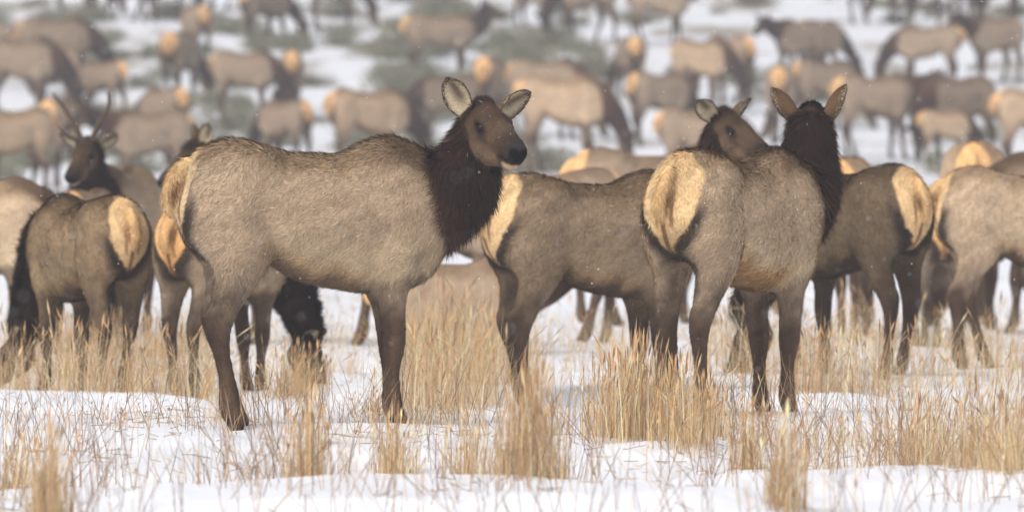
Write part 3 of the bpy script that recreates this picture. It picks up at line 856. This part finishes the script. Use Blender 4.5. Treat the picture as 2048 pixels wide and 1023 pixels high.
place_elk(2066, 37.5, 8, dict(neck=NECK_GRAZE, legs=(0.14, -0.12, 0, 0.1), tone=1.2, patch=0.7),
          'pale tan elk cropped by the frame, standing next to darkest brown elk', scale=0.90, voxel=0.014, hairs=60000, seed=7)

place_elk(-66, 40.0, 2, dict(neck=NECK_GRAZE, tone=1.25),
          'pale elk cropped by the frame behind the small dark grazing elk', scale=0.85, voxel=0.015, hairs=40000, seed=8)

place_elk(236, 44.0, 258, dict(neck=NECK_UP, head=(1.585, 0, 1.66), hf_world=(-0.32, -0.85, -0.42), tone=0.9,
          ears=((-0.2, 0.86, 0.42), (-0.2, -0.86, 0.42))),
          'young spike bull elk with thin antlers looking over the herd', scale=0.90, voxel=0.013, hairs=60000, seed=9, antlers=True)

place_elk(612, 42.0, 178, dict(neck=NECK_UP, head=(1.57, 0, 1.655), hf_world=(-0.80, -0.30, -0.52), tone=0.8,
          ears=((-0.5, 0.5, 0.7), (-0.5, -0.5, 0.7))),
          'elk hidden behind the big broadside cow, brown head poking out beyond her rump', scale=0.885, voxel=0.014, hairs=50000, seed=10)

# ------------------------------------------------------------------ the herd behind (shared plain meshes)
VAR = {}
def variant(name, neck, hf, legs, tone, warm=(0.96, 0.95, 1.0), voxel=0.020, seed=20, **kw):
    VAR[name] = make_elk(dict(neck=neck, hf=hf, legs=legs, tone=tone * 1.08, warm=warm, rtint=(0.90, 0.79, 0.68), patch=0.88, **kw), voxel, seed=seed, simple=True)['body']
NECK_SIDE = npath(NECK_GRAZE, 0.28)
variant('graze', NECK_GRAZE, (0.45, 0, -0.9), (0.10, -0.10, 0.08, -0.08), 0.70, seed=21)
variant('walk', npath(NECK_GRAZE, -0.25), (0.35, -0.3, -0.92), (0.24, -0.18, -0.16, 0.22), 0.55, seed=22)
variant('side', NECK_SIDE, (0.2, 0.6, -0.8), (-0.06, 0.14, 0.10, -0.10), 0.62, seed=27)
variant('level', NECK_LEVEL, (0.85, 0.1, -0.5), (0.16, -0.10, -0.08, 0.12), 0.64, seed=23)
variant('alert', NECK_UP, (0.85, 0.3, -0.35), (0.06, -0.06, 0.05, -0.03), 0.58, seed=24)
variant('pale', NECK_GRAZE, (0.45, 0.2, -0.9), (-0.05, 0.12, 0.0, 0.1), 0.88, (1.02, 0.98, 0.96), seed=25)
variant('bed', NECK_LEVEL, (0.9, -0.1, -0.3), (0, 0, 0, 0), 0.75, voxel=0.018, seed=26, bed=True)
taken = []

def herd(px, d, heading, var, label, group, scale=1.0, sink=0.03):
    x = PX(px, d)
    o = link('elk', VAR[var], M_HERD)
    o.location = (x, d, float(ground_z(x, d)) - sink); o.rotation_euler = (0, 0, R(heading)); q = random.Random(int(px * 7 + d * 13)); o.scale = (scale * q.uniform(0.92, 1.06), scale * q.choice((-1, 1)) * q.uniform(0.9, 1.12), scale * q.uniform(0.95, 1.06))
    tag(o, label, 'elk', group)
    taken.append((x, d))
    return o

G1 = 'elk just behind the front row'
herd(1695, 44.0, 80, 'pale', 'elk rump showing between raised dark neck and dark brown elk', G1, 0.95)
herd(1950, 46.0, 84, 'pale', 'pale cream elk rump rising behind the cropped pale elk', G1, 1.02)
herd(2150, 45.0, 178, 'graze', 'dark elk back at the edge behind the cropped pale elk', G1, 0.95)
herd(1866, 42.5, 94, 'level', 'elk glimpsed between dark brown elk and cropped pale elk', G1, 0.84)
herd(1300, 47.5, 20, 'graze', 'elk with cream rump top rising above brown broadside elk', G1, 1.02)
herd(1075, 43.5, 184, 'graze', 'grey brown elk back just above brown broadside elk', G1, 0.95)
herd(176, 41.0, 80, 'graze', 'orange rumped elk standing right under the spike bull\'s chin', G1, 0.85)
herd(905, 40.0, 8, 'bed', 'elk bedded in tan grass, low back showing between two broadside elk', G1, 0.82, 0.58)

GB = 'blurred herd on the snowy hillside'
L_G = 'blurred elk grazing side-on on the snowy hillside, dark neck lowered'
L_R = 'blurred elk seen from behind on the hillside, round orange rump'
L_P = 'blurred pale elk grazing on the snowy hillside'
L_S = 'blurred elk standing with level neck on the snowy hillside'
back = [  # px, foot y, heading, variant, label, scale
    (30, 178, 38, 'graze', L_G, 0.95), (118, 186, -22, 'side', L_G, 1.0), (100, 205, 30, 'pale', L_P, 0.80),
    (48, 262, -12, 'graze', L_G, 1.0), (22, 392, 198, 'pale', L_P, 1.0), (120, 372, 70, 'level', L_S, 0.9),
    (250, 62, 205, 'walk', L_G, 1.05), (330, 58, 30, 'side', L_G, 1.0), (386, 122, 108, 'graze', L_R, 0.9),
    (352, 208, 62, 'walk', L_G, 0.95), (488, 262, -20, 'graze', L_G, 0.95), (588, 255, 84, 'side', L_R, 0.95),
    (535, 92, 55, 'walk', L_R, 0.95), (668, 62, 10, 'graze', L_G, 1.0), (880, 172, 4, 'alert', 'blurred elk on the hillside holding its dark neck straight up', 1.0),
    (895, 292, 202, 'side', L_G, 0.95), (735, 372, 20, 'pale', 'blurred pale elk back just above the big broadside cow', 1.0), (575, 350, 140, 'graze', L_G, 0.85),
    (325, 330, 140, 'side', L_G, 0.9), (295, 385, 218, 'level', L_S, 1.0), (985, 262, 92, 'walk', L_R, 0.95),
    (1085, 258, -28, 'graze', L_G, 0.92), (1130, 374, -20, 'pale', L_P, 1.0), (1175, 78, 196, 'walk', L_G, 1.0),
    (1075, 62, -25, 'side', L_G, 0.95), (1318, 86, 2, 'level', L_S, 1.05), (1268, 206, 90, 'walk', L_R, 0.9),
    (1318, 305, 24, 'graze', L_G, 0.95), (1405, 408, 8, 'side', L_G, 1.05), (1400, 234, -18, 'pale', L_P, 0.95),
    (1462, 196, 146, 'graze', L_G, 0.95), (1596, 180, 206, 'level', L_S, 0.95), (1640, 176, 62, 'side', L_R, 0.95),
    (1752, 322, 2, 'level', L_S, 1.0), (1655, 262, 28, 'graze', L_G, 0.95), (1915, 330, 222, 'walk', 'big blurred elk bending its dark neck beside a small calf', 1.12),
    (1888, 338, 10, 'pale', 'small blurred elk calf with white rump beside a big elk', 0.66), (1862, 176, 188, 'graze', L_G, 1.0),
    (1985, 170, 204, 'level', L_S, 0.95), (1745, 48, 20, 'side', L_G, 1.0), (1835, 40, 210, 'walk', L_G, 1.0),
    (1905, 46, 60, 'graze', L_R, 1.0), (1985, 40, 0, 'level', L_S, 1.0), (2072, 332, 8, 'pale', L_P, 1.0), (2060, 44, 150, 'graze', L_G, 1.0),
    (445, 40, 215, 'walk', L_G, 0.95), (150, 30, 30, 'side', L_G, 0.95), (1560, 300, 75, 'side', L_R, 0.9), (210, 262, 130, 'walk', L_G, 0.85),
]
FRONT = [(260, 'behind the spike bull'), (560, "behind the big cow's rump"), (850, "behind the big cow's back"), (1080, "behind the big cow's head"),
         (1390, 'behind the brown broadside elk'), (1560, 'behind the half-hidden elk head'), (1720, 'behind the raised dark neck'),
         (1880, 'behind the darkest brown elk'), (9999, 'behind the cropped pale elk')]
def where(px, fy):
    row = 'high up' if fy < 110 else 'midway up' if fy < 240 else 'low on'
    return row + ' the snowy slope ' + next(t_ for lim, t_ in FRONT if px < lim)
rj = random.Random(4)
for (px, fy, hd_, var, lab, s) in back:
    if lab in (L_G, L_R, L_P, L_S):
        px += rj.uniform(-8, 8); fy += rj.uniform(-13, 13); hd_ += rj.uniform(-16, 16); s *= rj.uniform(0.90, 1.10)
        sh = sin(R(hd_)); aim = 'angled away ' if sh > 0.3 else 'angled forward ' if sh < -0.2 else 'side-on '
        lab = {L_G: 'blurred grazing elk ' + aim, L_R: 'blurred elk showing orange rump ', L_P: 'blurred pale grazing elk ' + aim, L_S: 'blurred elk with level neck '}[lab] + where(px, fy)
    herd(px, dist_for(fy), hd_, var, lab, GB, s)

# ------------------------------------------------------------------ sagebrush
def sage_mesh(seed):
    rg = np.random.default_rng(seed)
    n = 1500
    th = rg.uniform(0, 2 * pi, n); r = rg.random(n) ** 0.45; ph = np.arccos(rg.uniform(0.0, 1.0, n))
    lob = 0.75 + 0.35 * np.sin(th * 3 + seed) * np.sin(ph) + 0.25 * rg.normal(0, 0.35, n)
    p = np.stack([np.sin(ph) * np.cos(th), np.sin(ph) * np.sin(th), np.cos(ph) * 0.85 + 0.12], -1) * (r * lob)[:, None] * 0.5
    p[:, 2] = np.abs(p[:, 2]) + 0.03
    d = unit(p + rg.normal(0, 0.25, (n, 3)) + [0, 0, 0.25])
    s = unit(np.cross(d, rg.normal(0, 1, (n, 3))))
    L = rg.uniform(0.03, 0.075, n)[:, None]; w = rg.uniform(0.008, 0.018, n)[:, None]
    V = np.stack([p - d * L * 0.5, p + s * w, p + d * L, p - s * w], 1).reshape(-1, 3)
    F = np.arange(n * 4).reshape(-1, 4)
    base = np.where(rg.random((n, 1)) < 0.8, lin(140, 142, 122)[None], lin(160, 144, 118)[None])
    C = np.repeat(base * rg.lognormal(0, 0.25, (n, 1)), 4, 0)
    m_ = 60
    a = rg.normal(0, 0.03, (m_, 3)); a[:, 2] = 0
    b = p[rg.integers(0, n, m_)] * 0.9
    s2 = unit(np.cross(b - a, rg.normal(0, 1, (m_, 3)))) * 0.007
    V2 = np.stack([a - s2, a + s2, b + s2 * 0.4, b - s2 * 0.4], 1).reshape(-1, 3)
    F2 = np.arange(m_ * 4).reshape(-1, 4) + len(V)
    C2 = np.repeat(lin(92, 80, 70)[None], m_ * 4, 0)
    return make_mesh('sagebrush', np.vstack([V, V2]), np.vstack([F, F2]), np.clip(np.vstack([C, C2]), 0, 0.8), smooth_shade=False)

SAGE = [sage_mesh(k) for k in range(6)]
rng = np.random.default_rng(77)
count = 0; tries = 0
while count < 230 and tries < 9000:
    tries += 1
    d = rng.uniform(66, 152)
    half = 1024 * d / FPX * 1.12
    x = rng.uniform(-half, half)
    u = x / half
    dens = 0.9 if d > 95 else 0.3
    if u > 0.15: dens *= 0.45
    if vnoise(x / 5 + 9, d / 7, 31) < 0.42: dens *= 0.25
    if rng.random() > dens: continue
    if any((x - a) ** 2 + (d - b) ** 2 < 0.75 for a, b in taken): continue
    s = rng.uniform(0.55, 1.4) * (1.3 if -0.5 < u < 0.25 else 1.0)
    o = link('sagebrush', SAGE[int(rng.integers(6))], M_SAGE)
    o.location = (x, d, float(ground_z(x, d)) - 0.05); o.rotation_euler = (0, 0, rng.uniform(0, 6.28)); o.scale = (s * rng.uniform(0.9, 1.3), s, s * rng.uniform(0.6, 0.95))
    pxs = 1024 + x * FPX / d; fys = HORIZON + (CAM_H - float(ground_z(x, d))) * FPX / d
    tag(o, 'blurred %s sagebrush bush ' % ('small' if s < 0.95 else 'broad') + where(pxs, fys), 'sagebrush', 'sagebrush on the hillside')
    count += 1

# ------------------------------------------------------------------ dry grass
TAN = np.array([lin(224, 198, 158), lin(210, 178, 136), lin(232, 212, 176), lin(190, 154, 114), lin(176, 148, 116), lin(218, 182, 132)])

def blades(x, y, h, w, rg, lean=0.25, wind=0.06, tint=1.0, seeds=0.3):
    n = len(x)
    z = ground_z(x, y) - 0.03
    a = rg.uniform(0, 2 * pi, n); b = rg.uniform(0, 2 * pi, n)
    ln_ = np.abs(rg.normal(0, lean, n)) * rg.lognormal(0, 0.4, n)
    dirx = np.cos(a) * ln_ + wind; diry = np.sin(a) * ln_
    kink = rg.random(n) < 0.28                     # bent and broken blades
    base = np.stack([x, y, z], -1)
    s = np.stack([np.cos(b), np.sin(b), 0 * b], -1)
    def pt(t, br=1.0):
        return base + np.stack([dirx * h * (0.35 * t + 0.65 * t ** 2) * (1 + 1.6 * kink * t), diry * h * (0.35 * t + 0.65 * t ** 2), h * t * (1 - 0.18 * ln_ * t) * (1 - 0.35 * kink * t * t)], -1)
    w = w[:, None]
    V = np.stack([pt(0) - s * w, pt(0) + s * w, pt(0.4) - s * w * 0.85, pt(0.4) + s * w * 0.85, pt(0.75) - s * w * 0.55, pt(0.75) + s * w * 0.55, pt(1.0)], 1).reshape(-1, 3)
    k = (np.arange(n) * 7)[:, None]
    F = np.concatenate([k + np.array(q)[None] for q in ((0, 1, 3), (0, 3, 2), (2, 3, 5), (2, 5, 4), (4, 5, 6))])
    c = TAN[rg.integers(0, len(TAN), n)] * rg.lognormal(0, 0.24, n)[:, None] * tint
    C = np.repeat(c, 7, 0)
    m_ = rg.random(n) < seeds
    if m_.any():
        q0 = pt(0.82)[m_]; q1 = pt(1.03)[m_]; qm = 0.5 * (q0 + q1)
        ww = (w[m_] * 1.5 + 0.0025)
        V2 = np.stack([q0, qm - s[m_] * ww, q1, qm + s[m_] * ww], 1).reshape(-1, 3)
        k2 = (np.arange(len(q0)) * 4)[:, None] + len(V)
        F = np.concatenate([F] + [k2 + np.array(q)[None] for q in ((0, 1, 2), (0, 2, 3))])
        V = np.vstack([V, V2]); C = np.vstack([C, np.repeat(c[m_] * np.array([0.9, 0.8, 0.7]), 4, 0)])
    return V, F, np.clip(C, 0, 0.85)

def join(parts):
    V = []; F = []; C = []; k = 0
    for a, b, c in parts:
        V.append(a); F.append(b + k); C.append(c); k += len(a)
    return np.vstack(V), np.vstack(F), np.vstack(C)

def fd(y): return CAM_H * FPX / (y - HORIZON)

rng = np.random.default_rng(5)
field = []
def band(px0, px1, y0, y1, n, h0, h1, clump=0.5, cs=0.35, lean=0.25, tint=1.0, seeds=0.3, w=0.0018, seed=3):
    """strew n blades between two image columns and two foot rows on the flat meadow"""
    k = n * 3
    d0, d1 = fd(y1), fd(y0)
    d = rng.uniform(d0, d1, k); x = PX(rng.uniform(px0, px1, k), d)
    keep = rng.random(k) < smooth(clump - 0.22, clump + 0.18, vnoise(x / cs, d / (cs * 1.6), seed))
    x, d = x[keep][:n], d[keep][:n]
    h = rng.uniform(h0, h1, len(x)) * (0.7 + 0.6 * vnoise(x / 0.5, d / 0.5, 8))
    field.append(blades(x, d, h, w * rng.uniform(0.7, 1.4, len(x)), rng, lean, 0.05, tint, seeds))

band(-30, 440, 690, 805, 3510, 0.20, 0.50, 0.50, 0.4, 0.45)
band(380, 720, 690, 800, 707, 0.15, 0.42, 0.55, 0.35, 0.45)
band(760, 1030, 700, 808, 2298, 0.30, 0.62, 0.42, 0.4, 0.35)
band(1010, 1330, 700, 800, 618, 0.2, 0.45, 0.58, 0.35, 0.4)
band(1380, 1790, 690, 800, 1315, 0.22, 0.55, 0.50, 0.35, 0.42)
band(1740, 2080, 700, 830, 1096, 0.18, 0.46, 0.50, 0.35, 0.42)
band(-30, 2080, 640, 700, 1020, 0.12, 0.36, 0.58, 0.5, 0.35)
band(-30, 2080, 560, 645, 1768, 0.10, 0.30, 0.56, 1.0, 0.3, 0.95)
band(-30, 2080, 500, 565, 3400, 0.10, 0.30, 0.48, 2.0, 0.3, 0.85)
band(680, 920, 838, 872, 544, 0.05, 0.18, 0.42, 0.3, 0.5, 0.92)
band(-30, 420, 842, 875, 238, 0.05, 0.15, 0.5, 0.3, 0.45)
band(400, 490, 850, 872, 81, 0.08, 0.30, 0.3, 0.2, 0.4)
band(735, 800, 835, 855, 61, 0.08, 0.30, 0.3, 0.2, 0.4)
band(1100, 1560, 835, 900, 374, 0.12, 0.38, 0.52, 0.3, 0.35)
band(1600, 2080, 830, 960, 707, 0.10, 0.40, 0.52, 0.35, 0.45)
band(-30, 2080, 860, 1060, 300, 0.12, 0.42, 0.58, 0.3, 0.25)
band(440, 1120, 860, 1010, 260, 0.12, 0.42, 0.54, 0.25, 0.25)
V, F, C = join(field)
grass = link('dry_grass', make_mesh('dry_grass', V, F, C, smooth_shade=False), M_GRASS)
tag(grass, 'thin tan dry grass growing through the snow', 'grass', kind='stuff')

GT = 'tall grass tussocks in the snow'
def tussock(px, yb, wpx, n, h0, h1, depth=0.08, label='narrow upright tussock of tan dry grass in the foreground snow', lean=0.17, tint=1.0, group=GT):
    d = fd(yb); x0 = PX(px, d); r = wpx * d / FPX / 2
    x = x0 + rng.normal(0, r * 0.6, n).clip(-r * 1.2, r * 1.2); y = d + rng.normal(0, depth, n)
    h = (h0 * 0.6 + (h1 - h0 * 0.6) * rng.random(n) ** 0.8) * (1 - 0.3 * np.abs(x - x0) / r)
    V, F, C = blades(x, y, h, 0.0017 * rng.uniform(0.6, 1.6, n), rng, lean, 0.03, tint, 0.4)
    z0 = float(ground_z(x0, d))
    o = link('grass_tussock', make_mesh('grass_tussock', V - np.array([x0, d, z0]), F, C, smooth_shade=False), M_GRASS)
    o.location = (x0, d, z0)
    tag(o, label, 'grass', group)

tussock(1058, 975, 115, 620, 0.30, 0.62, 0.12, 'tallest dense tan tussock standing alone in open snow', 0.10, group=None)
tussock(1265, 895, 170, 900, 0.30, 0.60, 0.25, 'wide dense tussock hiding hind hooves of the elk seen from behind', 0.15, group=None)
tussock(1365, 905, 110, 420, 0.25, 0.50, 0.2, lean=0.18, label='tussock leaning against the wide tussock below the elk seen from behind')
tussock(1570, 1012, 70, 260, 0.25, 0.48, label='slim tussock in open snow below front hooves of elk seen from behind')
tussock(1500, 920, 60, 220, 0.2, 0.40, label='small thin tussock beside hooves of the elk seen from behind')
tussock(615, 975, 80, 300, 0.25, 0.48, label='slim tussock in the snow below the big broadside cow\'s belly')
tussock(785, 925, 80, 240, 0.2, 0.38, label='sparse tussock just before the big broadside cow\'s front hooves')
tussock(95, 1030, 80, 300, 0.25, 0.50, label='slim tussock in open snow before the small dark grazing elk')
tussock(30, 960, 60, 160, 0.15, 0.35, label='short sparse tussock before the small dark grazing elk')
tussock(1960, 950, 150, 400, 0.2, 0.48, 0.18, lean=0.25, label='broad messy tussock before the cropped pale elk')
tussock(2035, 965, 110, 300, 0.25, 0.5, 0.25, lean=0.22, label='tussock cropped by the frame before the cropped pale elk')
tussock(1840, 905, 110, 350, 0.15, 0.42, 0.10, lean=0.25, label='thin messy tussock before the darkest brown elk')
tussock(940, 935, 90, 200, 0.2, 0.4, label='sparse tussock beside the tallest tussock')
tussock(1420, 880, 70, 260, 0.2, 0.4, label='small tussock right between hooves of the elk seen from behind')
tussock(590, 792, 110, 420, 0.18, 0.42, 0.14, 'loose tussock hiding muzzle of the elk grazing behind the big cow', 0.4, group=None)
tussock(880, 800, 170, 700, 0.35, 0.6, 0.4, 'wide golden tussock below the big broadside cow\'s chest', 0.22, group=None)
tussock(1650, 800, 190, 500, 0.28, 0.5, 0.24, 'tangled tussock below the darkest brown elk', 0.3, group=None)

# thin woody weed stems, leaning and forked
def stems(n):
    k = 2 * n
    d = rng.uniform(fd(1070), fd(845), k); x = PX(rng.uniform(-40, 2090, k), d)
    keep = rng.random(k) < smooth(0.3, 0.6, vnoise(x / 0.5, d / 0.7, 17))
    x, d = x[keep][:n], d[keep][:n]
    n = len(x); parts = []
    z = ground_z(x, d) - 0.03
    a = rng.uniform(0, 2 * pi, n); ln_ = np.abs(rng.normal(0, 0.45, n)); h = rng.uniform(0.12, 0.40, n)
    top = np.stack([x + np.cos(a) * ln_ * h, d + np.sin(a) * ln_ * h, z + h], -1)
    bot = np.stack([x, d, z], -1)
    col = np.where(rng.random((n, 1)) < 0.6, lin(146, 118, 98)[None], lin(190, 156, 120)[None]) * rng.lognormal(0, 0.15, (n, 1))
    def strip(p, q, w, c):
        s = unit(np.cross(q - p, rng.normal(0, 1, p.shape))) * w
        s2 = unit(np.cross(q - p, s)) * w
        m_ = 0.5 * (p + q) + rng.normal(0, 0.006, p.shape)
        V = np.stack([p - s, p + s, m_ + s * 0.8, m_ - s * 0.8, q + s * 0.4, q - s * 0.4], 1)
        V2 = np.stack([p - s2, p + s2, m_ + s2 * 0.8, m_ - s2 * 0.8, q + s2 * 0.4, q - s2 * 0.4], 1)
        V = np.concatenate([V, V2]).reshape(-1, 3)
        b = (np.arange(2 * len(p)) * 6)[:, None]
        F = np.concatenate([b + np.array(t_)[None] for t_ in ((0, 1, 2), (0, 2, 3), (3, 2, 4), (3, 4, 5))])
        return V, F, np.repeat(np.concatenate([c, c]), 6, 0)
    parts.append(strip(bot, top, 0.0019, col))
    for f in (0.35, 0.55, 0.72):
        mk = rng.random(n) < 0.45
        p = bot[mk] + (top - bot)[mk] * f
        q = p + (top - bot)[mk] * 0.35 + rng.normal(0, 0.035, p.shape)
        parts.append(strip(p, q, 0.0011, col[mk]))
    return join(parts)
V, F, C = stems(1000)
weeds = link('weed_stems', make_mesh('weed_stems', V, F, C, smooth_shade=False), M_GRASS)
tag(weeds, 'thin brown forked weed stems poking out of foreground snow', 'weeds', kind='stuff')

# broken straw lying on the snow
def litter(n):
    d = rng.uniform(21.5, 46, n); x = PX(rng.uniform(-40, 2090, n), d)
    keep = rng.random(n) < smooth(0.35, 0.7, vnoise(x / 0.6, d / 0.9, 41))
    x, d = x[keep], d[keep]; n = len(x)
    a = rng.uniform(0, 2 * pi, n); L = rng.uniform(0.02, 0.10, n)
    p0 = np.stack([x, d, ground_z(x, d) + 0.004], -1)
    x2 = x + np.cos(a) * L; d2 = d + np.sin(a) * L
    p1 = np.stack([x2, d2, ground_z(x2, d2) + rng.uniform(0.004, 0.02, n)], -1)
    s_ = np.array([0, 0, 0.0016]); s2 = unit(np.cross(p1 - p0, [0, 0, 1.0])) * 0.0016
    V = np.concatenate([np.stack([p0 - s_, p0 + s_, p1 + s_, p1 - s_], 1), np.stack([p0 - s2, p0 + s2, p1 + s2, p1 - s2], 1)]).reshape(-1, 3)
    F = np.arange(len(V)).reshape(-1, 4)
    c = TAN[rng.integers(0, len(TAN), n)] * rng.uniform(0.6, 1.0, n)[:, None]
    return V, F, np.repeat(np.concatenate([c, c]), 4, 0)
V, F, C = litter(5000)
lit = link('straw_litter', make_mesh('straw_litter', V, F, C, smooth_shade=False), M_GRASS)
tag(lit, 'broken bits of straw lying scattered on the snow', 'straw', kind='stuff')

# ------------------------------------------------------------------ falling snow
n = 4200
d = rng.uniform(14, 75, n) ; half = 1024 * d / FPX * 1.5
x = rng.uniform(-1, 1, n) * half; zz = rng.uniform(0.1, 3.6, n)
r = rng.uniform(0.0014, 0.0035, n)
c = np.stack([x, d, zz], -1)
octa = np.array([(1, 0, 0), (-1, 0, 0), (0, 1, 0), (0, -1, 0), (0, 0, 1.0), (0, 0, -1.0)])
V = (c[:, None, :] + octa[None] * r[:, None, None]).reshape(-1, 3)
fo = np.array([(0, 2, 4), (2, 1, 4), (1, 3, 4), (3, 0, 4), (2, 0, 5), (1, 2, 5), (3, 1, 5), (0, 3, 5)])
F = ((np.arange(n) * 6)[:, None, None] + fo[None]).reshape(-1, 3)
keep = True
fl = link('falling_snow', make_mesh('falling_snow', V, F), M_FLAKE)
tag(fl, 'fine white snowflakes drifting through the air', 'snowfall', kind='stuff')

# ------------------------------------------------------------------ snowy air
hm_, ht, hp_ = new_mat('snowy_air')
ht.nodes.remove(hp_)
pv = ht.nodes.new('ShaderNodeVolumePrincipled')
pv.inputs['Color'].default_value = (0.92, 0.92, 0.96, 1)
pv.inputs['Density'].default_value = 0.0026
pv.inputs['Anisotropy'].default_value = 0.2
ht.links.new(pv.outputs[0], ht.nodes['Material Output'].inputs['Volume'])
x0, x1, y0, y1, z0, z1 = -201, 201, -101, 321, -1.3, 23.5
hv = np.array([(x, y, z) for x in (x0, x1) for y in (y0, y1) for z in (z0, z1)])
hf_ = np.array([(0, 1, 3, 2), (4, 6, 7, 5), (0, 4, 5, 1), (2, 3, 7, 6), (0, 2, 6, 4), (1, 5, 7, 3)])
hz_o = link('haze', make_mesh('haze', hv, hf_, smooth_shade=False), hm_)
tag(hz_o, 'pale snowy haze softening the hillside', 'haze', kind='stuff')
